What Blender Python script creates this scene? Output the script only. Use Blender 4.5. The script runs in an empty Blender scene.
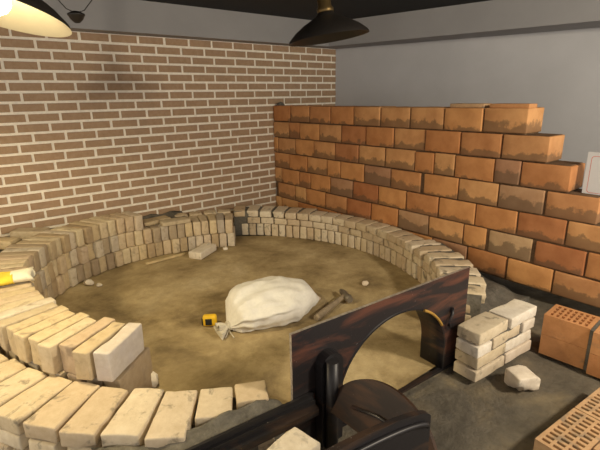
import bpy, bmesh, math, random
from mathutils import Vector, Matrix, noise
from math import sin, cos, pi, radians, sqrt, atan2, hypot

scene = bpy.context.scene
col = scene.collection
random.seed(7)

# ------------------------------------------------------------------ camera
cam_data = bpy.data.cameras.new('camera')
cam = bpy.data.objects.new('camera', cam_data); col.objects.link(cam)
cam_data.sensor_fit = 'HORIZONTAL'; cam_data.sensor_width = 36.0
cam_data.lens = 443.25 / 600 * 36
cam_data.clip_start = .02
cam.matrix_world = Matrix(((0.77472, 0.18969, -0.60318, -2.5912),
                           (-0.63209, 0.20693, -0.74676, -3.6013),
                           (-0.01684, 0.95979, 0.28022, 1.19),
                           (0, 0, 0, 1)))
scene.camera = cam

# ------------------------------------------------------------------ world, lights, exposure
scene.view_settings.view_transform = 'Standard'
scene.view_settings.look = 'None'
scene.view_settings.gamma = 1.0
scene.view_settings.use_curve_mapping = False
scene.view_settings.exposure = 0.36
world = bpy.data.worlds.new('World'); scene.world = world
world.use_nodes = True
bg = world.node_tree.nodes['Background']
bg.inputs[0].default_value = (1.0, .93, .84, 1); bg.inputs[1].default_value = .95

LAMP_POWER = 44.0          # the lit pendant in the picture
BACK_POWER = 150.0          # unseen lamps: one behind the camera, one added at left


def point(name, loc, power, colr, radius=.04):
    l = bpy.data.lights.new(name, 'POINT'); l.energy = power; l.color = colr; l.shadow_soft_size = radius
    o = bpy.data.objects.new(name, l); col.objects.link(o); o.location = loc
    return o


# ------------------------------------------------------------------ materials
def new_mat(name):
    m = bpy.data.materials.new(name); m.use_nodes = True
    nt = m.node_tree; b = nt.nodes['Principled BSDF']
    return m, nt, b


def N(nt, t, **kw):
    n = nt.nodes.new(t)
    for k, v in kw.items():
        setattr(n, k, v)
    return n


def tex_noise(nt, vec, scale, detail=4, rough=.6, dist=0.0):
    n = N(nt, 'ShaderNodeTexNoise')
    n.inputs['Scale'].default_value = scale; n.inputs['Detail'].default_value = detail
    n.inputs['Roughness'].default_value = rough; n.inputs['Distortion'].default_value = dist
    nt.links.new(vec, n.inputs['Vector'])
    return n.outputs['Fac']


def ramp(nt, fac, stops):
    r = N(nt, 'ShaderNodeValToRGB'); e = r.color_ramp.elements
    while len(e) > 1:
        e.remove(e[-1])
    e[0].position = stops[0][0]; e[0].color = (*stops[0][1], 1)
    for p, c in stops[1:]:
        k = e.new(p); k.color = (*c, 1)
    nt.links.new(fac, r.inputs['Fac'])
    return r.outputs['Color']


def mix(nt, fac, a, b, mode='MIX'):
    m = N(nt, 'ShaderNodeMix', data_type='RGBA', blend_type=mode)
    for sock, v in ((m.inputs[0], fac), (m.inputs[6], a), (m.inputs[7], b)):
        if hasattr(v, 'links'):
            nt.links.new(v, sock)
        elif isinstance(v, (int, float)):
            sock.default_value = v
        else:
            sock.default_value = (*v, 1)
    return m.outputs[2]


def bump(nt, b, h, strength=.4, dist=.004):
    n = N(nt, 'ShaderNodeBump'); n.inputs['Strength'].default_value = strength
    n.inputs['Distance'].default_value = dist
    nt.links.new(h, n.inputs['Height']); nt.links.new(n.outputs[0], b.inputs['Normal'])


def coords(nt, per_object=True):
    tc = N(nt, 'ShaderNodeTexCoord')
    if not per_object:
        return tc.outputs['Object'], None
    oi = N(nt, 'ShaderNodeObjectInfo')
    mul = N(nt, 'ShaderNodeMath', operation='MULTIPLY'); mul.inputs[1].default_value = 37.0
    nt.links.new(oi.outputs['Random'], mul.inputs[0])
    add = N(nt, 'ShaderNodeVectorMath', operation='ADD')
    nt.links.new(tc.outputs['Object'], add.inputs[0]); nt.links.new(mul.outputs[0], add.inputs[1])
    return add.outputs[0], oi.outputs['Random'], tc.outputs['Object']


def mat_brick(name, stops, stain=(.16, .14, .115), stain_at=(.56, .70), scale=17, rough=.9):
    m, nt, b = new_mat(name)
    v, rnd, loc = coords(nt)
    base = ramp(nt, rnd, stops)
    f1 = tex_noise(nt, v, 30, 6, .65)
    base = mix(nt, ramp(nt, f1, [(.3, (0, 0, 0)), (.75, (1, 1, 1))]), mix(nt, .72, base, (.30, .23, .15), 'MIX') if False else base, mix(nt, 1.0, base, (.80, .76, .70), 'MULTIPLY'))
    f2 = tex_noise(nt, v, scale, 5, .6, .4)
    base = mix(nt, ramp(nt, f2, [(stain_at[0], (0, 0, 0)), (stain_at[1], (.75, .75, .75))]), base, stain)
    nt.links.new(base, b.inputs['Base Color'])
    b.inputs['Roughness'].default_value = rough
    b.inputs['Specular IOR Level'].default_value = .2
    bump(nt, b, tex_noise(nt, v, 90, 6, .7), .5, .004)
    return m


def mat_plain(name, c, rough=.8, metal=0.0, var=.12, scale=20, spec=.3, bmp=.15):
    m, nt, b = new_mat(name)
    v, _ = coords(nt, False)
    f = tex_noise(nt, v, scale, 5)
    lo = tuple(max(0, k * (1 - var)) for k in c); hi = tuple(k * (1 + var) for k in c)
    nt.links.new(ramp(nt, f, [(.3, lo), (.7, hi)]), b.inputs['Base Color'])
    b.inputs['Roughness'].default_value = rough; b.inputs['Metallic'].default_value = metal
    b.inputs['Specular IOR Level'].default_value = spec
    if bmp:
        bump(nt, b, tex_noise(nt, v, scale * 4, 5), bmp, .003)
    return m


M = {}
M['fire'] = mat_brick('firebrick_dry', [(0, (.40, .30, .19)), (.2, (.64, .52, .33)), (.38, (.36, .285, .205)), (.6, (.68, .58, .40)), (.8, (.53, .40, .28)), (.92, (.64, .57, .46)), (1, (.46, .40, .33))],
                      stain=(.26, .20, .14), stain_at=(.54, .72))
M['ring'] = mat_brick('firebrick_mortared', [(0, (.60, .49, .33)), (.3, (.70, .60, .44)), (.55, (.55, .43, .29)), (.8, (.74, .66, .52)), (1, (.58, .47, .34))],
                      stain=(.17, .145, .11), stain_at=(.57, .68))
M['white'] = mat_brick('whitish_brick', [(0, (.74, .66, .55)), (.5, (.80, .73, .62)), (1, (.68, .56, .44))], stain=(.30, .26, .21), stain_at=(.57, .72))
M['mauve'] = mat_brick('lime_faced_brick', [(0, (.60, .54, .48)), (1, (.60, .54, .48))], stain=(.50, .44, .42), stain_at=(.5, .7), scale=9)

# orange hollow clay block: body colour per block, grey mortar smeared along the bed edges
def mat_block(name):
    m, nt, b = new_mat(name)
    v, rnd, loc = coords(nt)
    base = ramp(nt, rnd, [(0, (.50, .21, .075)), (.2, (.64, .32, .12)), (.4, (.42, .165, .065)), (.6, (.70, .40, .17)), (.8, (.54, .24, .09)), (.93, (.55, .37, .20)), (1, (.42, .22, .12))])
    f1 = tex_noise(nt, v, 9, 5, .6)
    base = mix(nt, ramp(nt, f1, [(.38, (0, 0, 0)), (.68, (.8, .8, .8))]), base, mix(nt, 1.0, base, (.74, .66, .60), 'MULTIPLY'))
    sep = N(nt, 'ShaderNodeSeparateXYZ'); nt.links.new(loc, sep.inputs[0])
    nz = tex_noise(nt, v, 11, 4, .6)
    a = N(nt, 'ShaderNodeMath', operation='MULTIPLY_ADD'); a.inputs[1].default_value = -.17; a.inputs[2].default_value = .070
    nt.links.new(nz, a.inputs[0])
    lt = N(nt, 'ShaderNodeMath', operation='SUBTRACT')
    rv = N(nt, 'ShaderNodeMath', operation='MULTIPLY_ADD'); rv.inputs[1].default_value = .07; rv.inputs[2].default_value = -.045
    nt.links.new(rnd, rv.inputs[0])
    ad = N(nt, 'ShaderNodeMath', operation='ADD'); nt.links.new(a.outputs[0], ad.inputs[0]); nt.links.new(rv.outputs[0], ad.inputs[1])
    nt.links.new(ad.outputs[0], lt.inputs[0]); nt.links.new(sep.outputs[2], lt.inputs[1])
    smear = ramp(nt, N_scale(nt, lt.outputs[0], 70, .0), [(0, (0, 0, 0)), (1, (.62, .62, .62))])
    base = mix(nt, smear, base, (.115, .075, .045))
    nt.links.new(base, b.inputs['Base Color'])
    b.inputs['Roughness'].default_value = .75; b.inputs['Specular IOR Level'].default_value = .3
    bump(nt, b, tex_noise(nt, v, 60, 5), .25, .003)
    return m


def N_scale(nt, s, k, off):
    n = N(nt, 'ShaderNodeMath', operation='MULTIPLY_ADD'); n.use_clamp = True
    n.inputs[1].default_value = k; n.inputs[2].default_value = off
    nt.links.new(s, n.inputs[0])
    return n.outputs[0]


M['block'] = mat_block('orange_clay_block')
M['clay'] = mat_brick('orange_clay', [(0, (.52, .24, .10)), (.5, (.60, .30, .13)), (1, (.50, .22, .09))], stain=(.25, .17, .11), stain_at=(.58, .75))
M['clay_pale'] = mat_brick('pale_clay', [(0, (.50, .31, .17)), (1, (.56, .36, .20))], stain=(.16, .14, .11), stain_at=(.52, .66), scale=12)


def mat_ground(name, stops, scale, bscale=45, bs=.6, rough=.95, second=None):
    m, nt, b = new_mat(name)
    v, _ = coords(nt, False)
    f = tex_noise(nt, v, scale, 8, .62, .3)
    c = ramp(nt, f, stops)
    f2 = tex_noise(nt, v, scale * 6, 6, .7)
    c = mix(nt, ramp(nt, f2, [(.35, (0, 0, 0)), (.7, (.55, .55, .55))]), c, mix(nt, 1.0, c, (.55, .52, .48), 'MULTIPLY'))
    nt.links.new(c, b.inputs['Base Color']); b.inputs['Roughness'].default_value = rough
    b.inputs['Specular IOR Level'].default_value = .25
    bump(nt, b, tex_noise(nt, v, bscale, 7, .65), bs, .01)
    return m


M['sand'] = mat_ground('tan_clay_screed', [(.32, (.20, .145, .075)), (.44, (.37, .28, .145)), (.56, (.50, .39, .215)), (.70, (.60, .49, .30))], 2.4, 40, .6, .9)
M['ground'] = mat_ground('dark_mortar_ground', [(.36, (.085, .075, .06)), (.5, (.15, .13, .10)), (.62, (.22, .18, .12)), (.72, (.34, .26, .16))], 3.2, 50, .8)
M['mortar'] = mat_ground('grey_mortar', [(.3, (.10, .092, .078)), (.7, (.22, .20, .165))], 14, 70, .8)
M['mortar_brown'] = mat_ground('brown_mortar', [(.3, (.12, .07, .04)), (.7, (.22, .14, .08))], 14, 70, .8)
M['slip'] = mat_brick('brick_slip', [(0, (.40, .275, .18)), (1, (.40, .275, .18))], stain=(.31, .21, .14), stain_at=(.5, .75), scale=6)
M['pointing'] = mat_plain('cream_pointing', (.80, .74, .64), .95, var=.10, scale=30)
M['paint_grey'] = mat_plain('grey_paint', (.45, .45, .465), .85, var=.05, scale=2.5, bmp=.1)
M['beam_grey'] = mat_plain('beam_paint', (.29, .285, .29), .85, var=.06, scale=2.5, bmp=.1)
M['black'] = mat_plain('black_paint', (.012, .012, .013), .7, var=.1, scale=3)
M['shade_black'] = mat_plain('black_enamel', (.018, .015, .013), .45, var=.1, scale=8, spec=.5, bmp=0)
M['cream'] = mat_plain('cream_enamel', (.62, .54, .36), .4, var=.03, bmp=0)
M['brass'] = mat_plain('old_brass', (.15, .10, .04), .45, .8, bmp=0)
M['cloth'] = mat_plain('white_sack_cloth', (.80, .77, .70), .9, var=.05, scale=60, bmp=.2)
M['twine'] = mat_plain('pale_twine', (.62, .57, .46), .95)
M['yellow'] = mat_plain('yellow_plastic', (.80, .50, .02), .4, var=.06, spec=.5, bmp=0)
M['yellow_cloth'] = mat_plain('yellow_glove', (.80, .60, .06), .85, var=.1)
M['cream_cloth'] = mat_plain('cream_glove_cuff', (.78, .72, .55), .9)
M['rubber'] = mat_plain('black_rubber', (.02, .02, .02), .6, bmp=0)
M['wood'] = mat_plain('grey_wood', (.27, .21, .14), .8, var=.3, scale=25)
M['wood_pale'] = mat_plain('pale_wood', (.55, .43, .24), .8, var=.2, scale=25)
M['iron'] = mat_plain('dull_iron', (.22, .19, .15), .55, .6, var=.3)
M['paper'] = mat_plain('white_board', (.60, .59, .59), .6, var=.02, bmp=0)
M['red'] = mat_plain('red_print', (.62, .10, .06), .6, bmp=0)


def mat_steel(name, rust, amt, dark=(.020, .018, .020), rough=.42):
    m, nt, b = new_mat(name)
    tc = N(nt, 'ShaderNodeTexCoord')
    mp = N(nt, 'ShaderNodeMapping'); mp.inputs['Scale'].default_value = (1.2, 1.2, 6.0); mp.inputs['Rotation'].default_value = (0, .45, 0)
    nt.links.new(tc.outputs['Object'], mp.inputs[0])
    f = tex_noise(nt, mp.outputs[0], 2.6, 6, .6, .6)
    c = ramp(nt, f, [(amt - .06, dark), (amt + .12, rust), (amt + .28, tuple(k * .4 for k in rust))])
    g = tex_noise(nt, tc.outputs['Object'], 130, 2, .5)
    c = mix(nt, ramp(nt, g, [(.74, (0, 0, 0)), (.78, (.6, .6, .6))]), c, (.45, .40, .36))
    nt.links.new(c, b.inputs['Base Color'])
    b.inputs['Metallic'].default_value = .35; b.inputs['Roughness'].default_value = rough
    bump(nt, b, tex_noise(nt, tc.outputs['Object'], 60, 5), .2, .002)
    return m


M['steel'] = mat_steel('blackened_steel_red_rust', (.15, .062, .042), .54, dark=(.028, .024, .026))
M['steel_worn_glint'] = mat_plain('worn_steel_painted_glint', (.42, .37, .32), .4, .5, .4, 60, bmp=0)  # worn steel, made paler to paint in reflected highlights on plate edges
M['steel_dark'] = mat_steel('blackened_steel', (.09, .05, .03), .60)
M['steel_brown'] = mat_steel('brown_rusted_steel', (.060, .027, .012), .46, dark=(.018, .010, .007), rough=.45)
M['ochre'] = mat_plain('ochre_rust_edge', (.42, .24, .05), .7, .2)
m, nt, b = new_mat('glowing_bulb')
b.inputs['Emission Color'].default_value = (1, .86, .58, 1); b.inputs['Emission Strength'].default_value = 20
M['bulb'] = m


# ------------------------------------------------------------------ geometry helpers
def mesh_of(bm, name):
    me = bpy.data.meshes.new(name); bm.normal_update(); bm.to_mesh(me); bm.free()
    return me


def link(name, me, mat=None, parent=None, loc=(0, 0, 0), rot=(0, 0, 0), smooth=False):
    o = bpy.data.objects.new(name, me); col.objects.link(o)
    if mat is not None and len(me.materials) == 0:
        for k in (mat if isinstance(mat, (list, tuple)) else [mat]):
            me.materials.append(k)
    o.location = loc; o.rotation_euler = rot
    if parent: o.parent = parent
    if smooth:
        for p in me.polygons: p.use_smooth = True
    return o


def empty(name, loc=(0, 0, 0), rz=0):
    o = bpy.data.objects.new(name, None); col.objects.link(o); o.empty_display_size = .05
    o.location = loc; o.rotation_euler = (0, 0, rz)
    return o


def tag(o, label, cat, group=None, kind=None):
    o['label'] = label; o['category'] = cat
    if group: o['group'] = group
    if kind: o['kind'] = kind
    return o


def struct(o):
    o['kind'] = 'structure'
    return o


def box(bm, x0, x1, y0, y1, z0, z1, mi=0):
    vs = [bm.verts.new(p) for p in ((x0, y0, z0), (x1, y0, z0), (x1, y1, z0), (x0, y1, z0), (x0, y0, z1), (x1, y0, z1), (x1, y1, z1), (x0, y1, z1))]
    for f in ((3, 2, 1, 0), (4, 5, 6, 7), (0, 1, 5, 4), (1, 2, 6, 5), (2, 3, 7, 6), (3, 0, 4, 7)):
        bm.faces.new([vs[i] for i in f]).material_index = mi
    return vs


def lattice_axis(h, r, n):
    a = [-h, -h + r * .35, -h + r]
    inner = [(-h + r) + (2 * h - 2 * r) * i / n for i in range(1, n)]
    return a + inner + [h - r, h - r * .35, h]


def rounded_block(L, W, H, r, seed, wob=.002, n=(4, 2, 3), base0=True, chip=.0, taper=.0):
    """box with worn rounded edges and slightly uneven faces; origin at the middle of its underside"""
    X, Y, Z = lattice_axis(L / 2, r, n[0]), lattice_axis(W / 2, r, n[1]), lattice_axis(H / 2, r, n[2])
    bm = bmesh.new(); V = {}

    def vert(i, j, k):
        if (i, j, k) in V: return V[(i, j, k)]
        p = Vector((X[i], Y[j], Z[k]))
        c = Vector((max(-L / 2 + r, min(L / 2 - r, p.x)), max(-W / 2 + r, min(W / 2 - r, p.y)), max(-H / 2 + r, min(H / 2 - r, p.z))))
        d = p - c
        if d.length > 1e-9: p = c + d.normalized() * min(r, d.length) if d.length > r else c + d
        s = Vector((seed * 7.3, seed * 3.1, 0))
        nv = noise.noise_vector(p * 16 + s) * wob + noise.noise_vector(p * 45 + s) * wob * .5
        if chip:
            t = noise.noise(p * 11 + s * 2)
            edge = (abs(p.x) > L / 2 - 2 * r) + (abs(p.y) > W / 2 - 2 * r) + (abs(p.z) > H / 2 - 2 * r)
            if edge >= 2 and t > .25: nv -= (p - Vector((p.x * .5, p.y * .5, p.z * .5))).normalized() * chip * (t - .25) * 2
        p = p + nv; p.z = max(p.z, -H / 2)
        if base0: p.z += H / 2
        p.y *= 1 + taper * (p.x / L + .5)
        V[(i, j, k)] = bm.verts.new(p); return V[(i, j, k)]
    a, b_, c = len(X) - 1, len(Y) - 1, len(Z) - 1
    for i in range(a):
        for j in range(b_):
            bm.faces.new([vert(i, j, 0), vert(i, j + 1, 0), vert(i + 1, j + 1, 0), vert(i + 1, j, 0)])
            bm.faces.new([vert(i, j, c), vert(i + 1, j, c), vert(i + 1, j + 1, c), vert(i, j + 1, c)])
    for i in range(a):
        for k in range(c):
            bm.faces.new([vert(i, 0, k), vert(i + 1, 0, k), vert(i + 1, 0, k + 1), vert(i, 0, k + 1)])
            bm.faces.new([vert(i, b_, k), vert(i, b_, k + 1), vert(i + 1, b_, k + 1), vert(i + 1, b_, k)])
    for j in range(b_):
        for k in range(c):
            bm.faces.new([vert(0, j, k), vert(0, j, k + 1), vert(0, j + 1, k + 1), vert(0, j + 1, k)])
            bm.faces.new([vert(a, j, k), vert(a, j + 1, k), vert(a, j + 1, k + 1), vert(a, j, k + 1)])
    for f in bm.faces: f.smooth = True
    return mesh_of(bm, 'block')


def tube(bm, pts, radii, seg=12, cap=True, mi=0):
    rings = []
    n = len(pts)
    for i, p in enumerate(pts):
        p = Vector(p)
        d = Vector(pts[min(i + 1, n - 1)]) - Vector(pts[max(i - 1, 0)]); d.normalize()
        up = Vector((0, 0, 1)) if abs(d.z) < .95 else Vector((1, 0, 0))
        a = d.cross(up).normalized(); b2 = a.cross(d).normalized()
        r = radii[i] if isinstance(radii, (list, tuple)) else radii
        rings.append([bm.verts.new(p + (a * cos(2 * pi * k / seg) + b2 * sin(2 * pi * k / seg)) * r) for k in range(seg)])
    for i in range(n - 1):
        for k in range(seg):
            f = bm.faces.new([rings[i][k], rings[i][(k + 1) % seg], rings[i + 1][(k + 1) % seg], rings[i + 1][k]]); f.smooth = True; f.material_index = mi
    if cap:
        bm.faces.new(rings[0][::-1]).material_index = mi; bm.faces.new(rings[-1]).material_index = mi


def lathe(bm, prof, seg=48, mi=0, mis=None):
    rings = [[bm.verts.new((r * cos(2 * pi * k / seg), r * sin(2 * pi * k / seg), z)) for k in range(seg)] for r, z in prof]
    for i in range(len(prof) - 1):
        for k in range(seg):
            f = bm.faces.new([rings[i][k], rings[i][(k + 1) % seg], rings[i + 1][(k + 1) % seg], rings[i + 1][k]])
            f.smooth = True; f.material_index = mis[i] if mis else mi
    return rings


def fbm(x, y, s=1.0):
    return noise.fractal(Vector((x * s, y * s, 3.7)), 1.0, 2.0, 5)


CX, CY = -1.36, -1.36          # middle of the round oven


def polar(r, deg):
    return CX + r * cos(radians(deg)), CY + r * sin(radians(deg))


# ================================================================== the room
def wall_quad(name, pts, mat):
    bm = bmesh.new(); vs = [bm.verts.new(p) for p in pts]; bm.faces.new(vs)
    return struct(link(name, mesh_of(bm, name), mat))


# ground: dark mortar and tan dirt round the oven
bm = bmesh.new()
nx, ny = 150, 130
gv = [[None] * (ny + 1) for _ in range(nx + 1)]
for i in range(nx + 1):
    for j in range(ny + 1):
        x = -4.6 + 6.6 * i / nx; y = -4.6 + 4.75 * j / ny
        z = -.016 + .010 * fbm(x, y, 3.5) + .008 * fbm(x + 4, y, 14)
        gv[i][j] = bm.verts.new((x, y, min(z, -.002)))
for i in range(nx):
    for j in range(ny):
        bm.faces.new([gv[i][j], gv[i + 1][j], gv[i + 1][j + 1], gv[i][j + 1]]).smooth = True
struct(link('floor', mesh_of(bm, 'floor'), M['ground']))

# brick-clad back wall: relief of slips and pointing in one mesh
bm = bmesh.new()
box(bm, -4.6, 1.9, 0.001, .16, -.03, 1.95, 1)
d, e = .06824, .20903
rng = random.Random(3)
k = -1
while True:
    zt = 1.585 - k * d; zb = zt - d
    if zb < -.02: break
    off = (0.0, .40, .02, .44, .98, .37)[k % 6] * e + rng.uniform(-.008, .008)
    x = -2.149 - 14 * e + off
    while x < 1.6:
        x0, x1 = x + 0.0063 + rng.uniform(-.0015, .0015), x + e - 0.0063 + rng.uniform(-.0015, .0015)
        z0, z1 = zb + 0.0063 + rng.uniform(-.001, .001), min(zt - 0.0063, 1.648) + rng.uniform(-.001, .001)
        y0 = -.004 + rng.uniform(-.0015, .0015)
        if x1 > -4.5 and z1 > z0 + .02:
            vs = [(x0, .008, z0), (x1, .008, z0), (x1, .008, z1), (x0, .008, z1)]
            b_ = .004
            fr = [(x0 + b_, y0, z0 + b_), (x1 - b_, y0, z0 + b_), (x1 - b_, y0, z1 - b_), (x0 + b_, y0, z1 - b_)]
            A = [bm.verts.new(p) for p in vs]; B = [bm.verts.new(p) for p in fr]
            bm.faces.new(B)
            for q in range(4):
                bm.faces.new([A[q], A[(q + 1) % 4], B[(q + 1) % 4], B[q]])
        x += e
    k += 1
bm.faces.ensure_lookup_table()
struct(link('wall_back', mesh_of(bm, 'wall_back'), [M['slip'], M['pointing']]))

# painted wall on the right, a little out of square
wall_quad('wall_right', [(.83, 0.02, -.03), (1.62, -2.6, -.03), (1.62, -2.6, 1.95), (.83, 0.02, 1.95)], M['paint_grey'])
wall_quad('wall_right_return', [(1.62, -2.6, -.03), (2.0, -4.6, -.03), (2.0, -4.6, 1.95), (1.62, -2.6, 1.95)], M['paint_grey'])
# boxed beams under the ceiling
CEIL = 1.87


def prism(name, poly, z0, z1, mat):
    bm = bmesh.new()
    lo = [bm.verts.new((x, y, z0)) for x, y in poly]; hi = [bm.verts.new((x, y, z1)) for x, y in poly]
    bm.faces.new(lo[::-1]); bm.faces.new(hi)
    n = len(poly)
    for i in range(n):
        bm.faces.new([lo[i], lo[(i + 1) % n], hi[(i + 1) % n], hi[i]])
    bmesh.ops.recalc_face_normals(bm, faces=bm.faces[:])
    return link(name, mesh_of(bm, name), mat)


struct(prism('trim_1', [(-4.6, .0), (-4.6, -.15), (.60, -.15), (.85, .0)], 1.65, CEIL + .02, M['beam_grey']))
struct(prism('trim_2', [(.60, -.15), (1.20, -2.75), (1.5, -4.6), (2.0, -4.6), (1.63, -2.6), (.85, .0)], 1.65, CEIL + .02, M['beam_grey']))
bm = bmesh.new(); box(bm, -4.6, 2.0, -4.6, .16, CEIL, CEIL + .05)
struct(link('ceiling', mesh_of(bm, 'ceiling'), M['black']))

# oven floor inside the ring
bm = bmesh.new()
rings = []
R0 = 1.24; nr, ns = 46, 120
cv = bm.verts.new((CX, CY, .0))
for i in range(1, nr + 1):
    row = []
    for s in range(ns):
        a = 2 * pi * s / ns
        ra = 1.262 / abs(sin(a)) if radians(246) < a < radians(301) else R0      # runs out to the door sill
        r = ra * i / nr
        x, y = CX + r * cos(a), CY + r * sin(a)
        z = .006 * fbm(x, y, 2.2) + .004 * fbm(x + 9, y, 9)
        row.append(bm.verts.new((x, y, max(-.004, min(z, .004)))))
    rings.append(row)
for s in range(ns):
    bm.faces.new([cv, rings[0][s], rings[0][(s + 1) % ns]]).smooth = True
for i in range(nr - 1):
    for s in range(ns):
        bm.faces.new([rings[i][s], rings[i + 1][s], rings[i + 1][(s + 1) % ns], rings[i][(s + 1) % ns]]).smooth = True
struct(link('floor_oven', mesh_of(bm, 'floor_oven'), M['sand']))


# mortar heaps packed between the round wall and the room walls
def heap(name, poly_fn, nu, nv, mat):
    bm = bmesh.new(); g = []
    for i in range(nu + 1):
        g.append([bm.verts.new(poly_fn(i / nu, j / nv)) for j in range(nv + 1)])
    for i in range(nu):
        for j in range(nv):
            bm.faces.new([g[i][j], g[i + 1][j], g[i + 1][j + 1], g[i][j + 1]]).smooth = True
    # close down to the ground
    edge = [g[i][0] for i in range(nu + 1)] + [g[nu][j] for j in range(1, nv + 1)] + [g[i][nv] for i in range(nu - 1, -1, -1)] + [g[0][j] for j in range(nv - 1, 0, -1)]
    low = [bm.verts.new((v.co.x, v.co.y, -.02)) for v in edge]
    n = len(edge)
    for q in range(n):
        bm.faces.new([edge[q], edge[(q + 1) % n], low[(q + 1) % n], low[q]])
    bmesh.ops.recalc_face_normals(bm, faces=bm.faces[:])
    return link(name, mesh_of(bm, name), mat)


def stack_rin(a):
    T = [(50, .962), (75, .962), (85, .975), (100, 1.02), (120, 1.06), (133, 1.085), (145, 1.075), (155, 1.055), (167, 1.015), (183, .965), (230, .965)]
    for (a0, r0), (a1, r1) in zip(T, T[1:]):
        if a <= a1:
            t = max(0, (a - a0) / (a1 - a0)); return r0 + (r1 - r0) * t
    return T[-1][1]


def bank(u, v):
    a = 76 + (176 - 76) * u
    r0 = stack_rin(a) + .236
    ca, sa = cos(radians(a)), sin(radians(a))
    rmax = (-.012 - CY) / sa if sa > .05 else 9
    rmax = min(rmax, 1.75)
    r = r0 + (max(rmax, r0 + .02) - r0) * v
    z = .222 + .045 * min(1, max(0, (a - 96) / 20)) + .03 * fbm(CX + r * ca, CY + r * sa, 7) + .02 * v
    x, y = CX + r * ca, CY + r * sa
    return (x, min(y, -.012), z)


struct(heap('floor_mortar_bank', bank, 70, 10, M['mortar']))


# ================================================================== stepped block wall
bw = empty('block_wall', (.1, -1.4, .06))
tag(bw, 'stepped wall of orange clay blocks standing before the grey painted wall', 'wall')
T0, CH = 1.0994, .148
ends = [-2.436, -2.569, -2.695, -2.85, -2.98, -3.10, -3.22]
BH = .139
bmm = bmesh.new()
blk_mesh = {}
rng = random.Random(11)


def wblock(L, v):
    key = (round(L, 2), v)
    if key not in blk_mesh:
        me = rounded_block(.195, round(L, 2), BH, .006, v + 1, .0018, (3, 4, 3), base0=False)
        me.materials.append(M['block']); blk_mesh[key] = me
    return blk_mesh[key]


for c, ye in enumerate(ends):
    zc = T0 - c * CH - BH / 2
    box(bmm, .012, .19, ye + .015, -.012, zc - BH / 2 - .0085, zc + BH / 2 - (.006 if c == 0 else -.002))
    y = ye
    first = True
    while y < -.03:
        L = .262
        if c == 5 and first: L = .262
        if rng.random() < .08: L = .15
        L = min(L, -.008 - y)
        if L < .05: break
        gap = rng.uniform(.006, .010)
        if c == 3 and abs(y + 2.06) < .14: gap = .032
        if c == 5 and -2.95 < y < -2.4: gap = .022
        o = link('block', wblock(L, rng.randrange(4)), None, bw)
        o.location = (.0975 + rng.uniform(-.004, .004) - .1, y + L / 2 + 1.4, zc - .06 + rng.uniform(-.002, .002))
        o.rotation_euler = (0, 0, rng.uniform(-.008, .008))
        y += L + gap; first = False
me = mesh_of(bmm, 'mortar_joints'); me.materials.append(M['mortar_brown'])
mj = link('mortar_joints', me, None, bw, (-.1, 1.4, -.06))

for i, (y0, y1) in enumerate(((-2.16, -1.93), (-2.43, -2.195))):
    o = link('clay_strip', rounded_block(.10, y1 - y0, .024, .004, 5 + i, .001, (2, 4, 1)), M['clay_pale'] if i == 0 else M['clay'], None, (.06, (y0 + y1) / 2, T0 + .001))
    tag(o, ('thin pale clay strip on top of the block wall, left of two', 'thin clay strip on top of the block wall, right of two above its stepped end')[i], 'clay strip', 'thin clay strips on the block wall')
bm = bmesh.new()
bmesh.ops.create_icosphere(bm, subdivisions=3, radius=.035)
for v in bm.verts:
    v.co *= 1 + .35 * noise.noise(v.co * 30); v.co.z = max(-.012, v.co.z * .7)
for f in bm.faces: f.smooth = True
tag(link('mortar_lump', mesh_of(bm, 'mortar_lump'), M['mortar'], None, (.06, -.06, T0 + .011)), 'dark lump of mortar on the block wall top at its far corner', 'mortar lump')

# white board with a red rounded outline on the wall's fourth step
bd = empty('notice_board', (.075, -2.80, T0 - 3 * CH))
tag(bd, 'white board with a thin red outline leaning on a step of the block wall', 'board')
bm = bmesh.new(); box(bm, -.006, .006, -.16, .062, .004, .224)
link('panel', mesh_of(bm, 'panel'), M['paper'], bd)
bm = bmesh.new()
pts = []
for cxx, czz, a0 in ((.042 - .015, .205 - .015, 0), (-.14 + .015, .205 - .015, 90), (-.14 + .015, .03 + .015 - .02, 180), (.042 - .015, .03 + .015 - .02, 270)):
    for s in range(6):
        a = radians(a0 + 90 * s / 5); pts.append((cxx + .015 * cos(a), czz + .015 * sin(a)))
n = len(pts)
cy = sum(p[0] for p in pts) / n; cz = sum(p[1] for p in pts) / n
A = [bm.verts.new((-0.0063, y, z)) for y, z in pts]
B = [bm.verts.new((-0.0063, y + (cy - y) / hypot(cy - y, cz - z) * .003, z + (cz - z) / hypot(cy - y, cz - z) * .003)) for y, z in pts]
for q in range(n): bm.faces.new([A[q], B[q], B[(q + 1) % n], A[(q + 1) % n]])
link('red_outline', mesh_of(bm, 'red_outline'), M['red'], bd)

# ================================================================== mortared oven ring
ring = empty('oven_ring', (CX, CY, 0))
tag(ring, 'low round oven wall of mortared pale firebricks, three courses high', 'oven wall')
RIN, BL = 1.215, .222


def meshes(L, W, H, n, mats, cnt, r=.007, wob=.0022, chip=.012, taper=0):
    out = []
    for s in range(cnt):
        me = rounded_block(L, W, H, r, s + L * 100 + H * 10, wob, n, chip=chip, taper=taper)
        me.materials.append(mats[s % len(mats)]); out.append(me)
    return out


head_m = meshes(BL, .108, .058, (6, 4, 2), [M['ring']], 6, wob=.003, chip=.02, taper=.13)
short_m = meshes(.150, .108, .058, (4, 3, 2), [M['ring']], 4, taper=.08)
str_m = meshes(.14, .112, .054, (4, 3, 2), [M['ring']], 4)
sol_m = meshes(.14, .058, .106, (4, 2, 3), [M['ring']], 5)
rhead_m = meshes(BL, .101, .058, (5, 3, 2), [M['ring']], 6, r=.010, wob=.004, chip=.02)
bat_m = meshes(.105, .108, .058, (3, 3, 2), [M['ring']], 3)
rng = random.Random(5)


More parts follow.
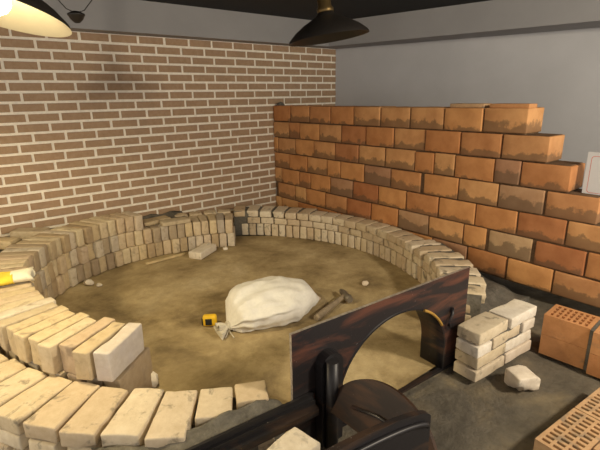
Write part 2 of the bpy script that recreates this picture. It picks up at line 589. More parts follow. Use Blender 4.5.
def place(me, name, r, a, z, parent=None, jit=(.006, 1.2, .6)):
    x, y = polar(r + rng.uniform(-jit[0], jit[0]), a)
    o = link(name, me, None, parent)
    if parent: x, y = x - CX, y - CY
    o.location = (x, y, z)
    o.rotation_euler = (radians(rng.uniform(-jit[2], jit[2])), radians(rng.uniform(-jit[2], jit[2]) * .4), radians(a + rng.uniform(-jit[1], jit[1])))
    return o


def arc(a0, a1, pitch_m, r):
    n = int(round(abs(a1 - a0) * pi / 180 * r / pitch_m))
    return [a0 + (a1 - a0) * (i + .5) / n for i in range(n)]


ARCS = [(57.5, -60), (246.5, 180)]
def off(a):
    if a > 100: return 0
    return .05 * max(0, (a - 30) / 25) if a > 0 else .038 * min(1, max(0, (-a - 24) / 20))


for (a0, a1) in ARCS:
    for a in arc(a0, a1, .0655, RIN): place(rng.choice(sol_m), 'soldier_brick', RIN + off(a) + (.076 if a < 100 or a > 238 else .14), a, .001, ring, (.003, .5, .3))
    for a in arc(a0, a1, .1165, RIN): place(rng.choice(str_m), 'bed_brick', RIN + off(a) + (.074 if a < 100 or a > 238 else .14), a, .111, ring, (.005, 1, .4))
    for a in arc(a0, a1, .1155 if a0 < 100 else .1175, RIN):
        short = abs(a) < 24                     # cut bricks where the ring meets the block wall
        me, ln = (rng.choice(short_m), .150) if short else (rng.choice(head_m if a > 100 else rhead_m), BL)
        if a > 241: me, ln = rng.choice(bat_m), .105
        elif a > 236.5: me, ln = rng.choice(short_m), .150
        place(me, 'header_brick', RIN + off(a) + ln / 2 - .006, a, .170, ring, (.002 if short else .007, 1.6, .9))
for a in arc(58, 80, .118, 1.3): place(rng.choice(bat_m), 'header_brick', 1.305, a, .170, ring, (.005, 2, .8))


def annulus(a0, a1, r0, r1, z1):
    bm = bmesh.new(); n = 60
    sec = [(r0, 0.0), (r0, z1), (r1, z1), (r1, 0.0)]
    R = [[bm.verts.new((r * cos(radians(a0 + (a1 - a0) * i / n)), r * sin(radians(a0 + (a1 - a0) * i / n)), z)) for r, z in sec] for i in range(n + 1)]
    for i in range(n):
        for q in range(4):
            bm.faces.new([R[i][q], R[i][(q + 1) % 4], R[i + 1][(q + 1) % 4], R[i + 1][q]])
    bm.faces.new(R[0]); bm.faces.new(R[-1][::-1])
    bmesh.ops.recalc_face_normals(bm, faces=bm.faces[:])
    return mesh_of(bm, 'mortar')


link('mortar', annulus(57.0, -59.5, RIN + .052, RIN + .138, .2235), M['mortar'], ring)
link('mortar', annulus(246, 180.5, RIN + .012, RIN + .130, .190), M['mortar'], ring)
link('mortar', annulus(57.5, 79, 1.255, 1.335, .169), M['mortar'], ring)
link('mortar', annulus(-26, -59.5, RIN + .13, RIN + .225, .2195), M['mortar'], ring)
link('mortar', annulus(57, 26, RIN + .13, RIN + .225, .2195), M['mortar'], ring)

def fillet(u, v):
    a = 44 - (44 + 58) * u
    r0 = RIN + (.150 if abs(a) < 25 else .222)
    x0, y0 = polar(r0, a)
    x1, y1 = -.012, y0
    x0 = min(x0, -.02)
    x = x0 + (x1 - x0) * v; y = y0 + (y1 - y0) * v
    w = max(0, x1 - x0)
    z = max(.03, .17 - .28 * w) * (1 - .45 * v) + .028 * fbm(x, y, 8)
    return (x, y, max(.004, z))


o = heap('mortar_fillet', fillet, 60, 8, M['mortar']); o.parent = ring; o.location = (-CX, -CY, 0)


def front_bed(u, v):
    x = -2.40 + .545 * u
    rr = 1.43 - .20 * max(0, u - .3)
    yin = CY - sqrt(max(.01, rr ** 2 - (x - CX) ** 2))
    yin = max(yin, -2.592 + .02)
    y = yin + (-2.592 + .067 * (-1.83 - x) - yin) * v
    z = .185 + .048 * min(1, max(0, u - .1) * 2.2) * (1 - .55 * v) * (1 - max(0, u - .85) * 4) + .012 * fbm(x, y, 14)
    return (x, y, z)


o = heap('mortar_bed', front_bed, 40, 8, M['mortar']); o.parent = ring; o.location = (-CX, -CY, 0)

# ================================================================== loose stack of bricks on edge
LS, WS, HS = .222, .0575, .1145
st_m = meshes(LS, WS, HS, (5, 2, 3), [M['fire']], 8, r=.006, wob=.0018, chip=.010, taper=.14)
white_end = rounded_block(LS, WS, HS, .006, 77, .0015, (5, 2, 3), chip=.008, taper=.1); white_end.materials.append(M['mauve'])
ORD = 'zeroth first second third fourth fifth sixth seventh eighth ninth tenth eleventh twelfth thirteenth fourteenth fifteenth sixteenth seventeenth eighteenth nineteenth twentieth'.split()
TENS = {20: 'twenty', 30: 'thirty', 40: 'forty'}


def ordinal(n):
    if n <= 20: return ORD[n]
    t = n // 10 * 10
    return TENS[t] + '-' + ORD[n - t] if n != t else {30: 'thirtieth', 40: 'fortieth'}[n]


A_END, A_STEP, A_LOW = 221.0, 55.0, 95.5
angs = []; a = A_END - 1.7
while a > A_STEP:
    angs.append(a); a -= math.degrees(.0630 / stack_rin(a))
rng = random.Random(21)
NB = len(angs)
for course, (cname, zz) in enumerate((('bottom', .004), ('middle', .1195), ('top', .235))):
    idx = [i for i, a in enumerate(angs) if course < 2 or a > A_LOW]
    for i in idx:
        a = angs[i] + (0 if course != 1 else .6)
        me = rng.choice(st_m)
        if course == 2 and i == 0: me = white_end
        r = stack_rin(a) + LS / 2 + (.012 if course == 2 and a > 100 else 0) - (.006 if course == 0 else 0)
        o = place(me, 'firebrick', r, a, zz, None, (.014 if course else .006, .7, 1.1))
        last = idx[-1]
        if course == 2 and i == 0:
            lab = 'whitish brick on edge closing the near end of the loose stack, top course'
        elif i <= last - i:
            lab = "pale firebrick on edge, loose stack's %s course, %s brick from its near end" % (cname, ordinal(i + 1))
        else:
            lab = "pale firebrick on edge, loose stack's %s course, %s brick from its far end" % (cname, ordinal(last - i + 1))
        tag(o, lab, 'brick', 'loose firebricks stacked on edge along the left of the oven')

# flat loose bricks along the wall behind the stack
flat_m = meshes(LS, .108, .056, (5, 3, 2), [M['fire']], 4, chip=.012)
rng = random.Random(8)
fl = []
for a, r, rz in ((171, 1.41, 4), (161.5, 1.45, -6), (152, 1.48, 8), (143, 1.49, -5), (134, 1.485, 6), (125.5, 1.45, 14)):
    x, y = polar(r, a)
    fl.append((x, y, a + rz))
names = ['first', 'second', 'third', 'fourth', 'fifth', 'sixth', 'seventh', 'eighth']
for i, (x, y, rz) in enumerate(fl):
    o = link('firebrick', flat_m[i % 4], None, None, (x, y, .288 if i < 6 else .292), (radians(rng.uniform(-2, 2)), radians(rng.uniform(-2, 2)), radians(rz)))
    tag(o, 'loose firebrick lying flat behind the stack against the brick-clad wall, %s from the left' % names[i], 'brick', 'flat loose bricks behind the stack')
slab_m = meshes(LS, .11, .03, (5, 3, 1), [M['fire']], 2, r=.005, chip=.008)
for i, (a, r, rz) in enumerate(((89.3, 1.14, 94), (83.0, 1.02, 88))):
    x, y = polar(r, a)
    o = link('split_brick', slab_m[i], None, None, (x, y, .236), (0, 0, radians(a + rz)))
    tag(o, ('thin split firebrick lying across the two-course stack, left of two', 'thin split firebrick lying across the two-course stack, right of two')[i], 'brick', 'split bricks on the stack')

# ================================================================== steel oven front
ang = atan2(-.06, .91)
fr = empty('oven_door_frame', (-1.83, -2.600, 0), ang)       # x along the plate, +y into the oven
tag(fr, 'black steel oven front with arched opening standing at the ring gap', 'oven door')
PL, PH = .94, .462
EX, EZ, EA, EB = .50, .12, .305, .265
bm = bmesh.new()
ns = 40
arch = [(EX - EA, .012)] + [(EX - EA * cos(pi * i / ns), EZ + EB * sin(pi * i / ns)) for i in range(ns + 1)] + [(EX + EA, .012)]
outer = [(0, .012)]
for (sx, sz) in arch[1:-1]:
    t = atan2(sz - EZ, sx - EX)
    c, s = cos(t), sin(t)
    k = 9
    if c > 1e-6: k = min(k, (PL - EX) / c)
    if c < -1e-6: k = min(k, -EX / c)
    if s > 1e-6: k = min(k, (PH - EZ) / s)
    outer.append((EX + c * k, EZ + s * k))
outer.append((PL, .012))
# snap the nearest points to the corners
for cxy in ((0, PH), (PL, PH)):
    j = min(range(len(outer)), key=lambda q: hypot(outer[q][0] - cxy[0], outer[q][1] - cxy[1])); outer[j] = cxy
th = .006
F = [[bm.verts.new((p[0], y, p[1])) for p in P] for P, y in ((arch, -th), (outer, -th), (outer, th), (arch, th))]
n = len(arch)
for i in range(n - 1):
    for q in range(4):
        f = bm.faces.new([F[q][i], F[q][i + 1], F[(q + 1) % 4][i + 1], F[(q + 1) % 4][i]])
        if q in (1, 3): f.material_index = 1  # outer and arch edges get the painted highlight
for e_ in (0, -1): bm.faces.new([F[q][e_] for q in range(4)])
bmesh.ops.recalc_face_normals(bm, faces=bm.faces[:])
link('face_plate', mesh_of(bm, 'face_plate'), [M['steel'], M['steel_worn_glint']], fr)
# arch lining running into the oven
bm = bmesh.new()
D = .115
ins = [(EX + (sx - EX) * .972, .012 if j in (0, n - 1) else EZ + (sz - EZ) * .972) for j, (sx, sz) in enumerate(arch)]
F = [[bm.verts.new((p[0], y, p[1])) for p in P] for P, y in ((ins, -.010), (arch, -.010), (arch, D), (ins, D))]
for i in range(n - 1):
    for q in range(4):
        f = bm.faces.new([F[q][i], F[q][i + 1], F[(q + 1) % 4][i + 1], F[(q + 1) % 4][i]]); f.smooth = q in (1, 3)
for e_ in (0, -1): bm.faces.new([F[q][e_] for q in range(4)])
bmesh.ops.recalc_face_normals(bm, faces=bm.faces[:])
link('arch_lining', mesh_of(bm, 'arch_lining'), M['steel_dark'], fr)
# ochre bead on the right of the arch
bm = bmesh.new()
pts = [(EX + EA * .985 * cos(t), -.013, EZ + EB * .985 * sin(t)) for t in [radians(28 + 34 * i / 10) for i in range(11)]]
tube(bm, pts, .006, 8)
o = link('weld_bead', mesh_of(bm, 'weld_bead'), M['ochre'], fr); o['label'] = 'ochre rusty bead on the arch edge'
bm = bmesh.new(); box(bm, .17, PL - .01, -.009, .009, .0, .012)
link('sill', mesh_of(bm, 'sill'), M['steel_dark'], fr)
# latch hook at the right of the opening
bm = bmesh.new(); tube(bm, [(.835, -.008, .30), (.822, -.02, .28), (.805, -.022, .255), (.80, -.022, .235), (.812, -.022, .222)], [.009, .008, .007, .007, .005], 8)
link('latch', mesh_of(bm, 'latch'), M['steel_dark'], fr)
# hinge post on the left
bm = bmesh.new()
box(bm, .092, .185, -.045, -.0065, .002, .315)
for v in list(bm.verts):
    pass
cyl = [(.1385 + .0465 * cos(pi * i / 12), .315 + .045 * sin(pi * i / 12)) for i in range(13)]
A = [bm.verts.new((x, -.045, z)) for x, z in cyl]; B = [bm.verts.new((x, -.0065, z)) for x, z in cyl]
bm.faces.new(A[::-1]); bm.faces.new(B)
for i in range(12): bm.faces.new([A[i], A[i + 1], B[i + 1], B[i]])
bmesh.ops.recalc_face_normals(bm, faces=bm.faces[:])
hp = link('hinge_post', mesh_of(bm, 'hinge_post'), M['steel_dark'], fr)
bm = bmesh.new(); tube(bm, [(.125, -.058, .0), (.125, -.058, .345)], .022, 16)
link('hinge_pin', mesh_of(bm, 'hinge_pin'), M['steel_dark'], hp)
# angle-iron rail running left along the ring
bm = bmesh.new()
sec = [(-.050, .165), (-.008, .165), (-.008, .233), (-.018, .233), (-.018, .213), (-.030, .213), (-.030, .196), (-.050, .190)]
A = [bm.verts.new((.075, y, z)) for y, z in sec]; B = [bm.verts.new((-.72, y, z)) for y, z in sec]
bm.faces.new(A); bm.faces.new(B[::-1])
for i in range(len(sec)): bm.faces.new([A[i], B[i], B[(i + 1) % len(sec)], A[(i + 1) % len(sec)]])
bmesh.ops.recalc_face_normals(bm, faces=bm.faces[:])
rail = link('rail', mesh_of(bm, 'rail'), M['steel_dark'], fr, (0, 0, -.012), (0, 0, radians(-1)))


def half_ellipse_plate(L, H, t, base=.0, n=32, rim=0):
    bm = bmesh.new()
    P = [(L / 2 - L / 2 * cos(pi * i / n), base + H * sin(pi * i / n)) for i in range(n + 1)]
    if base > 0: P = [(0, 0)] + P + [(L, 0)]
    A = [bm.verts.new((x, -t / 2, z)) for x, z in P]; B = [bm.verts.new((x, t / 2, z)) for x, z in P]
    bm.faces.new(A); bm.faces.new(B[::-1])
    for i in range(len(P)): bm.faces.new([A[i], B[i], B[(i + 1) % len(P)], A[(i + 1) % len(P)]])
    bmesh.ops.recalc_face_normals(bm, faces=bm.faces[:])
    return mesh_of(bm, 'arched_plate')


# arched door leaf, swung open towards the viewer
leaf = link('door_leaf', half_ellipse_plate(.43, .185, .014), M['steel_brown'], fr)
leaf['label'] = 'brown rusted arched door leaf swung open'
leaf.location = (.112, -.052, .16); leaf.rotation_euler = (radians(-22), 0, radians(-90) - ang)
bm = bmesh.new(); tube(bm, [(.10, -.010, .062), (.20, -.013, .085), (.30, -.010, .088)], .006, 8)
link('door_strap', mesh_of(bm, 'door_strap'), M['steel'], leaf)

# grey arched steel lid standing in front
lid = empty('steel_lid', (-2.285, -2.985, -.006), radians(-7))
tag(lid, 'dark grey arched steel lid standing upright in front of the open oven door', 'oven lid')
link('plate', half_ellipse_plate(.56, .05, .016, base=.392), M['steel_dark'], lid)
bm = bmesh.new()
pts = [(.28 - .265 * cos(pi * i / 24), -.012, .372 + .04 * sin(pi * i / 24)) for i in range(25)]
tube(bm, pts, .007, 8)
o = link('raised_rib', mesh_of(bm, 'raised_rib'), M['steel_dark'], lid)

# ================================================================== right hand masonry
pier = empty('brick_pier', (-.775, -2.76, 0), radians(-4))
tag(pier, 'short four-course pile of whitish mortared bricks propping the steel front right end', 'brick pier')
rng = random.Random(4)
pm = [rounded_block(.218, .112, .052, .006, 30 + s, .002, (5, 3, 2), chip=.012) for s in range(4)]
pw = [rounded_block(.218, .112, .052, .006, 40 + s, .002, (5, 3, 2), chip=.012) for s in range(3)]
ph = rounded_block(.10, .112, .052, .006, 50, .002, (3, 3, 2), chip=.012)
for me in pm: me.materials.append(M['ring'])
for me in pw + [ph]: me.materials.append(M['white'])
for c in range(4):
    z = .001 + c * .0585
    lay = [(-.113, pm[c]), (.113, pw[c % 3])]
    if c == 1: lay = [(-.113, pm[c]), (.113, pw[1])]
    if c == 2: lay = [(-.175, pm[0], .1), (-.005, pw[0], 0), (.172, ph, 0)]
    if c == 2: lay = [(-.172, ph), (-.005, pm[2]), (.172, ph)]
    for it in lay:
        link('brick', it[1], None, pier, (it[0] + rng.uniform(-.006, .006), rng.uniform(-.004, .004), z), (0, 0, radians(rng.uniform(-2, 2))))
bm = bmesh.new()
for c in range(3): box(bm, -.205, .205, -.048, .048, .045 + c * .0585, .066 + c * .0585)
link('mortar', mesh_of(bm, 'mortar'), M['mortar'], pier)

me = rounded_block(.115, .095, .075, .008, 91, .004, (5, 4, 4), chip=.05)
for v in me.vertices:
    if v.co.x > .02 and v.co.z > .03: v.co.z -= (v.co.x - .02) * .55
    v.co.y += .12 * v.co.x
tag(link('broken_brick', me, M['white'], None, (-.868, -2.935, -.004), (0, 0, radians(-28))), 'broken whitish brick lying on the ground in front of the small brick pile', 'brick')


def hollow_block(L, W, H, nxh, nyh, wall=.012, slot=.5, depth=.05, seed=0):
    """clay block with slots sunk from the top; origin at middle of underside"""
    bm = bmesh.new()
    px = (L - 2 * wall) / nxh; py = (W - 2 * wall) / nyh
    xs = [-L / 2]; ys = [-W / 2]
    for i in range(nxh):
        a = -L / 2 + wall + i * px; xs += [a + px * (1 - slot) / 2, a + px * (1 + slot) / 2]
    for j in range(nyh):
        a = -W / 2 + wall + j * py; ys += [a + py * .12, a + py * .88]
    xs.append(L / 2); ys.append(W / 2)
    V = {}

    def tv(i, j):
        if (i, j) not in V: V[(i, j)] = bm.verts.new((xs[i], ys[j], H))
        return V[(i, j)]
    for i in range(len(xs) - 1):
        for j in range(len(ys) - 1):
            q = [tv(i, j), tv(i + 1, j), tv(i + 1, j + 1), tv(i, j + 1)]
            if i % 2 == 1 and j % 2 == 1:
                lo = [bm.verts.new((v.co.x, v.co.y, H - depth)) for v in q]
                bm.faces.new(lo)
                for s in range(4): bm.faces.new([q[s], q[(s + 1) % 4], lo[(s + 1) % 4], lo[s]])
            else:
                bm.faces.new(q)
    a, b_ = len(xs) - 1, len(ys) - 1
    rim = [tv(i, 0) for i in range(a + 1)] + [tv(a, j) for j in range(1, b_ + 1)] + [tv(i, b_) for i in range(a - 1, -1, -1)] + [tv(0, j) for j in range(b_ - 1, 0, -1)]
    lo = [bm.verts.new((v.co.x, v.co.y, 0)) for v in rim]
    n = len(rim)
    for q in range(n): bm.faces.new([rim[q], lo[q], lo[(q + 1) % n], rim[(q + 1) % n]])
    bm.faces.new(lo[::-1])
    bmesh.ops.recalc_face_normals(bm, faces=bm.faces[:])
    return mesh_of(bm, 'hollow_block')


hb = hollow_block(.187, .15, .100, 7, 4, slot=.62); hb.materials.append(M['clay'])
spots = [(-.480, -2.960, 0), (-.491, -3.166, 0), (-.480, -2.960, 1), (-.491, -3.166, 1)]
labs = ['orange hollow block on the ground beside the whitish brick pile, under another block', 'orange hollow block at the right frame edge, lower of two there',
        'slotted orange hollow block stacked beside the whitish brick pile, holes showing on top', 'slotted orange hollow block at the right frame edge, upper of two there']
for (x, y, c), lab in zip(spots, labs):
    o = link('hollow_block', hb, None, None, (x, y, .0 + c * .1015), (0, 0, radians(90 + 3)))
    tag(o, lab, 'block', 'hollow blocks stacked on the right')
bm = bmesh.new(); box(bm, -.069, .065, -.007, .007, .002, .198)
for v in bm.verts: v.co += noise.noise_vector(v.co * 20) * .001
tag(link('mortar_joint', mesh_of(bm, 'mortar_joint'), M['mortar'], None, (-.486, -3.063, 0), (0, 0, radians(3))), 'upright grey mortar joint squeezed between the stacked hollow blocks on the right', 'mortar')

sb = hollow_block(.262, .125, .085, 10, 3, wall=.008, slot=.52, depth=.06); sb.materials.append(M['clay_pale'])
k = 0
wh = [['far row, left of two', 'far row, right of two'], ['near row, left of two', 'near row, right of two']]
for row in range(2):
    for i in range(2):
        dx = .130 + i * .266 + row * .10
        x = -1.235 + dx; y = -3.137 - .066 - row * .131 - .088 * dx
        o = link('slotted_block', sb, None, None, (x, y, -.004), (0, 0, radians(-5)))
        tag(o, 'slotted clay block flat in the bottom right corner, %s' % wh[row][i], 'block', 'slotted blocks on the ground')

# ================================================================== things on the oven floor
# white sack tied at its left end
sack = empty('sack', (-1.275, -1.725, .0), atan2(-.10, .60))
tag(sack, 'full white cloth sack tied at the neck lying on the oven floor', 'sack')
bm = bmesh.new()
NU, NP = 64, 96
rows = []
prof = [(0, .022), (.02, .026), (.05, .065), (.10, .130), (.18, .175), (.30, .198), (.45, .205), (.60, .198), (.74, .165), (.86, .115), (.94, .06), (.98, .03), (1, .012)]


def pr(u):
    for (a, ra), (b_, rb) in zip(prof, prof[1:]):
        if u <= b_:
            t = (u - a) / (b_ - a); t = t * t * (3 - 2 * t) * .4 + t * .6
            return ra + (rb - ra) * t
    return prof[-1][1]


for i in range(NU + 1):
    u = i / NU; row = []
    for j in range(NP):
        t = 2 * pi * j / NP
        r = pr(u)
        fold = .17 * max(0, 1 - u / .70) ** 1.2 * (noise.noise(Vector((cos(t) * 2.8, sin(t) * 2.8, u * 1.3))) * 1.2 + .32 * sin(13 * t + 3 * u + 2 * noise.noise(Vector((t, u * 3, 1)))))
        fold += .10 * max(0, (u - .72) / .28) * noise.noise(Vector((cos(t) * 3, sin(t) * 3, u * 2 + 5)))
        fold += .05 * noise.noise(Vector((cos(t) * 2 + u * 5, sin(t) * 2, u * 6))) + .035 * (1 - abs(noise.noise(Vector((cos(t) * 5, sin(t) * 5, u * 3.2)))) * 2.2)
        cyv = .035 * sin(pi * u) - .0
        rr = r * (1 + fold)
        y = rr * cos(t) * 1.0 + cyv * .4
        zc = min(.085, r * .62 + .012)
        z = zc + rr * sin(t) * (.50 if sin(t) > 0 else .75)
        z += .012 * noise.noise(Vector((u * 7, y * 12, 2.0)))
        if z < .006: z = .006 + (z - .006) * .03
        x = -.305 + .60 * u
        y -= .05 * max(0, 1 - u / .25) ** 1.5
        row.append(bm.verts.new((x, y, max(z, .0045))))
    rows.append(row)
for i in range(NU):
    for j in range(NP):
        bm.faces.new([rows[i][j], rows[i + 1][j], rows[i + 1][(j + 1) % NP], rows[i][(j + 1) % NP]]).smooth = True
bm.faces.new(rows[0]); bm.faces.new(rows[-1][::-1])
bmesh.ops.recalc_face_normals(bm, faces=bm.faces[:])
link('bag', mesh_of(bm, 'bag'), M['cloth'], sack)
# gathered frill beyond the tie
bm = bmesh.new(); rows = []
for i in range(9):
    u = i / 8; row = []
    for j in range(48):
        t = 2 * pi * j / 48
        r = .021 + .034 * u * (1 + .55 * sin(7 * t + u) + .3 * noise.noise(Vector((cos(t) * 3, sin(t) * 3, u))))
        row.append(bm.verts.new((-.305 - .055 * u, -.05 - .02 * u + r * cos(t), max(.006, .030 - .012 * u + r * sin(t) * .75))))
    rows.append(row)
for i in range(8):
    for j in range(48): bm.faces.new([rows[i][j], rows[i][(j + 1) % 48], rows[i + 1][(j + 1) % 48], rows[i + 1][j]]).smooth = True
link('frill', mesh_of(bm, 'frill'), M['twine'], sack)
bm = bmesh.new()
for k in range(2): tube(bm, [(-.300 + .008 * k, -.048 + .025 * cos(2 * pi * i / 16), .029 + .022 * sin(2 * pi * i / 16)) for i in range(17)], .0045, 6)
for ex, ey in ((-.34, -.09), (-.30, -.11)):
    tube(bm, [(-.30, -.066, .016), ((-.30 + ex) / 2, -.05 + ey * .5, .010), (ex, ey - .03, .007)], .003, 6)
link('tie', mesh_of(bm, 'tie'), M['twine'], sack)

tape = empty('tape_measure', (-1.622, -1.612, .004), radians(-35))
tag(tape, 'yellow tape measure with black side lying beside the tied end of the sack', 'tape measure')
link('case', rounded_block(.075, .042, .062, .014, 3, .0005, (3, 2, 3)), M['yellow'], tape)
o = link('side_grip', rounded_block(.035, .008, .036, .003, 4, .0, (2, 1, 2)), M['rubber'], tape, (-.004, -.021, .012))
o = link('end_grip', rounded_block(.010, .034, .040, .004, 4, .0, (1, 2, 2)), M['rubber'], tape, (-.037, 0, .008))

ham = empty('hammer', (-.995, -1.905, 0), 0)
tag(ham, 'worn hammer with grey wooden handle lying on the oven floor right of the sack', 'hammer')
A = Vector((-.165, -.047, .020)); B = Vector((.150, .043, .030))
bm = bmesh.new(); tube(bm, [A + (B - A) * t for t in (0, .06, .3, .6, .85, 1)], [.015, .019, .019, .016, .014, .013], 14)
link('handle', mesh_of(bm, 'handle'), M['wood'], ham)
bm = bmesh.new()
dv = Vector((.068, .167, 0)).normalized(); c0 = B * 1.0
tube(bm, [c0 - dv * .072, c0 - dv * .05, c0 - dv * .02, c0 + dv * .02, c0 + dv * .05, c0 + dv * .075], [.021, .024, .020, .021, .017, .008], 8)
for v in bm.verts: v.co.z = max(.006, v.co.z)
link('head', mesh_of(bm, 'head'), M['iron'], ham)

tag(link('wood_strip', rounded_block(.32, .022, .016, .003, 8, .001, (8, 1, 1)), M['wood_pale'], None, (-1.39, -.475, .003), (0, 0, radians(3))),
    'thin pale wooden strip on the oven floor along the loose stack', 'wood strip')
tag(link('firebrick', rounded_block(.235, .112, .056, .006, 12, .002, (5, 3, 2), chip=.01), M['white'], None, (-1.12, -.56, .003), (0, 0, radians(32))),
    'single pale pinkish brick lying flat on the oven floor by the wooden strip', 'brick')
rng = random.Random(14)
for i, (x, y, s, lab) in enumerate(((-1.97, -.58, .032, 'small stone chip on the oven floor near the back left of the stack'),
                                    (-2.075, -1.90, .045, 'pale rubble chunk on the oven floor beside the whitish end brick'),
                                    (-.93, -.58, .022, 'small pale chip on the oven floor right of the lone flat brick'),
                                    (-.98, -1.86 + .1, .02, 'tiny white chip on the oven floor between sack and hammer'),
                                    (-.60, -1.80, .022, 'small chip on the oven floor near the steel front arch'),
                                    (-1.93, -.66, .018, 'tiny brown chip on the oven floor beside the stone chip'))):
    bm = bmesh.new(); bmesh.ops.create_icosphere(bm, subdivisions=2, radius=s)
    for v in bm.verts:
        v.co *= 1 + .4 * noise.noise(v.co * (1.2 / s) + Vector((i * 5, 0, 0))); v.co.z = max(-s * .4, v.co.z * .7)
    tag(link('rubble_chip', mesh_of(bm, 'rubble_chip'), M['white'], None, (x, y, .004 + s * .4)), lab, 'rubble')

# pale brick and scraps in front of the steel front
for c, (dx, dy, rz, lab) in enumerate(((.0, -.012, 8, 'pale brick in the low pile before the black steel rail, bottom one'),
                                        (-.01, -.006, 3, 'pale brick in the low pile before the black steel rail, middle one'),
                                        (.0, .0, 9, 'pale stained brick topping the low pile in front of the black steel rail'))):
    tag(link('pale_brick', rounded_block(.225, .112, .059, .008, 15 + c, .003, (5, 3, 2), chip=.02), M['white'], None, (-1.972 + dx, -2.732 + dy, -.004 + c * .0605), (0, 0, radians(rz))),
        lab, 'brick', 'low pile of bricks before the rail')
tag(link('wood_sliver', rounded_block(.20, .022, .014, .003, 9, .001, (5, 1, 1)), M['ochre'], None, (-1.775, -2.84, .0), (0, 0, radians(40))),
    'short ochre wooden sliver on the ground under the open door leaf', 'wood strip')
bm = bmesh.new(); tube(bm, [(-1.69, -2.70, .008), (-1.66, -2.76, .010), (-1.62, -2.80, .008), (-1.58, -2.88, .008)], .010, 10)
tag(link('iron_rod', mesh_of(bm, 'iron_rod'), M['steel_dark'], None), 'dark bent iron rod on the ground below the open door leaf', 'rod')

# work gloves on the loose stack
gl = empty('work_glove', (-2.40, -1.21, .352), radians(168))
tag(gl, 'yellow work glove with open cream cuff lying on the loose stack at left', 'glove')
bm = bmesh.new()
rows = []
for i in range(13):
    u = i / 12; row = []
    w = .050 + .012 * sin(pi * u); h = .024 * (1 - .45 * u) + .004
    if u > .95: w *= .8
    for j in range(24):
        t = 2 * pi * j / 24
        row.append(bm.verts.new((.02 + .10 * u, w * cos(t), .028 + h * sin(t) + .004 * noise.noise(Vector((u * 5, cos(t) * 2, sin(t)))))))
    rows.append(row)
for i in range(12):
    for j in range(24): bm.faces.new([rows[i][j], rows[i][(j + 1) % 24], rows[i + 1][(j + 1) % 24], rows[i + 1][j]]).smooth = True
bm.faces.new(rows[0]); bm.faces.new(rows[-1][::-1])
for fy, fl_ in ((-.040, .062), (-.014, .078), (.013, .075), (.038, .058)):
    tube(bm, [(.10, fy * .9, .026), (.12 + fl_ * .4, fy * 1.08, .030), (.12 + fl_ * .8, fy * 1.15, .022), (.12 + fl_, fy * 1.15, .014)], [.015, .015, .013, .006], 10)
tube(bm, [(.05, -.045, .026), (.075, -.072, .024), (.105, -.086, .018), (.12, -.088, .014)], [.018, .016, .014, .006], 10)
bmesh.ops.recalc_face_normals(bm, faces=bm.faces[:])
link('hand', mesh_of(bm, 'hand'), M['yellow_cloth'], gl)
bm = bmesh.new()
P = []
for (x, k, flare) in ((.03, 1.0, 0), (.0, 1.06, .2), (-.035, 1.1, .5), (-.060, 1.2, 1), (-.058, 1.12, 1), (-.03, 1.0, .5), (.0, .94, .2)):
    P.append([bm.verts.new((x + .006 * sin(3 * 2 * pi * j / 28) * flare, .047 * k * cos(2 * pi * j / 28), max(.004, .030 + .026 * k * sin(2 * pi * j / 28)))) for j in range(28)])
for i in range(len(P) - 1):
    for j in range(28): bm.faces.new([P[i][j], P[i][(j + 1) % 28], P[i + 1][(j + 1) % 28], P[i + 1][j]]).smooth = True
o = link('cuff', mesh_of(bm, 'cuff'), M['cream_cloth'], gl); o['label'] = 'cream cuff'


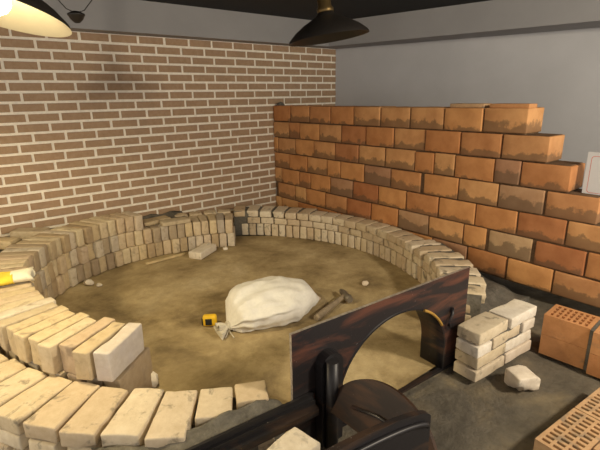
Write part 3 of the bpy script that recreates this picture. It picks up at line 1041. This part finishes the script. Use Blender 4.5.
# ================================================================== pendant lamps
def pendant(loc, rotm, R, lit, label, power=0):
    t = empty('pendant_lamp', loc)
    tag(t, label, 'lamp', 'black pendant lamps')
    rot = rotm.to_euler()
    outer = [(R, 0), (R * .97, .012), (R * .80, .040), (R * .58, .066), (R * .36, .086), (R * .22, .10), (.035, .115)]
    inner = [(.03, .108), (R * .20, .092), (R * .35, .078), (R * .57, .058), (R * .79, .032), (R * .955, .005), (R, 0)]
    bm = bmesh.new()
    lathe(bm, outer + inner, 56, mis=[0] * 6 + [0] + [1] * 6)
    sh = link('shade', mesh_of(bm, 'shade'), [M['shade_black'], M['cream'] if lit else M['shade_black']], t, (0, 0, 0), rot)
    bm = bmesh.new()
    lathe(bm, [(.001, .105), (.036, .105), (.038, .125), (.030, .135), (.030, .165), (.022, .175), (.001, .176)], 24)
    link('socket', mesh_of(bm, 'socket'), M['brass'], sh)
    top = rotm @ Vector((0, 0, .172))
    bm = bmesh.new(); tube(bm, [top, top + Vector((0, 0, .03)), (top.x * .8, top.y * .8, CEIL - loc[2] - .012), (top.x * .8, top.y * .8, CEIL - loc[2])], [.016, .012, .011, .03], 12)
    link('stem', mesh_of(bm, 'stem'), M['brass'] if not lit else M['shade_black'], t)
    if lit:
        bm = bmesh.new()
        lathe(bm, [(.0005, -.012), (.022, -.008), (.040, .006), (.048, .026), (.043, .052), (.025, .080), (.016, .105)], 24)
        link('bulb', mesh_of(bm, 'bulb'), M['bulb'], sh)
        l = bpy.data.lights.new('lamp_light', 'SPOT'); l.energy = power; l.color = (1.0, .82, .48)
        l.shadow_soft_size = .03; l.spot_size = radians(172); l.spot_blend = .35
        lo = bpy.data.objects.new('lamp_light', l); col.objects.link(lo)
        lo.location = Vector(loc) + rotm @ Vector((0, 0, -.02)); lo.rotation_euler = rot
    return t


VIEW, SIDE = Vector((.60, .75, 0)).normalized(), Vector((.775, -.632, 0)).normalized()
pendant((-2.385, -1.90, 1.450), Matrix.Rotation(radians(11), 3, VIEW) @ Matrix.Rotation(radians(-11), 3, SIDE), .215, True,
        'lit pendant lamp with cream interior hanging at the top left', LAMP_POWER)
pendant((-1.11, -2.00, 1.437), Matrix.Rotation(radians(-8), 3, VIEW), .185, False,
        'unlit black pendant lamp hanging from the ceiling near the grey wall')
# small dark ceiling hook with a loop of cable
hk = empty('ceiling_hook', (-1.80, -.55, CEIL))
tag(hk, 'small dark hanging cup with thin cable loops beside the lit lamp', 'ceiling hook')
bm = bmesh.new()
lathe(bm, [(.001, -.245), (.015, -.243), (.035, -.225), (.045, -.205), (.050, -.200), (.048, -.194), (.02, -.18), (.001, -.178)], 20)
link('cup', mesh_of(bm, 'cup'), M['shade_black'], hk)
bm = bmesh.new()
for s in (-1, 1):
    tube(bm, [(.0, 0, -.19), (.05 * s, 0, -.17), (.10 * s, .0, -.11), (.12 * s, 0, -.05), (.125 * s, 0, -.0)], .003, 6)
link('cable', mesh_of(bm, 'cable'), M['shade_black'], hk)

# lamps out of view: one behind the camera, then an added one at left
point('unseen_lamp', (-.7, -4.5, 1.72), BACK_POWER, (1.0, .87, .66), .12)
l = bpy.data.lights.new('unseen_lamp', 'SPOT'); l.energy = BACK_POWER * .55; l.color = (1.0, .80, .46)  # added lamp out of view at left, brightens the brick-clad wall
l.shadow_soft_size = .10; l.spot_size = radians(166); l.spot_blend = .3
o = bpy.data.objects.new('unseen_lamp', l); col.objects.link(o); o.location = (-4.1, -1.3, 1.62)
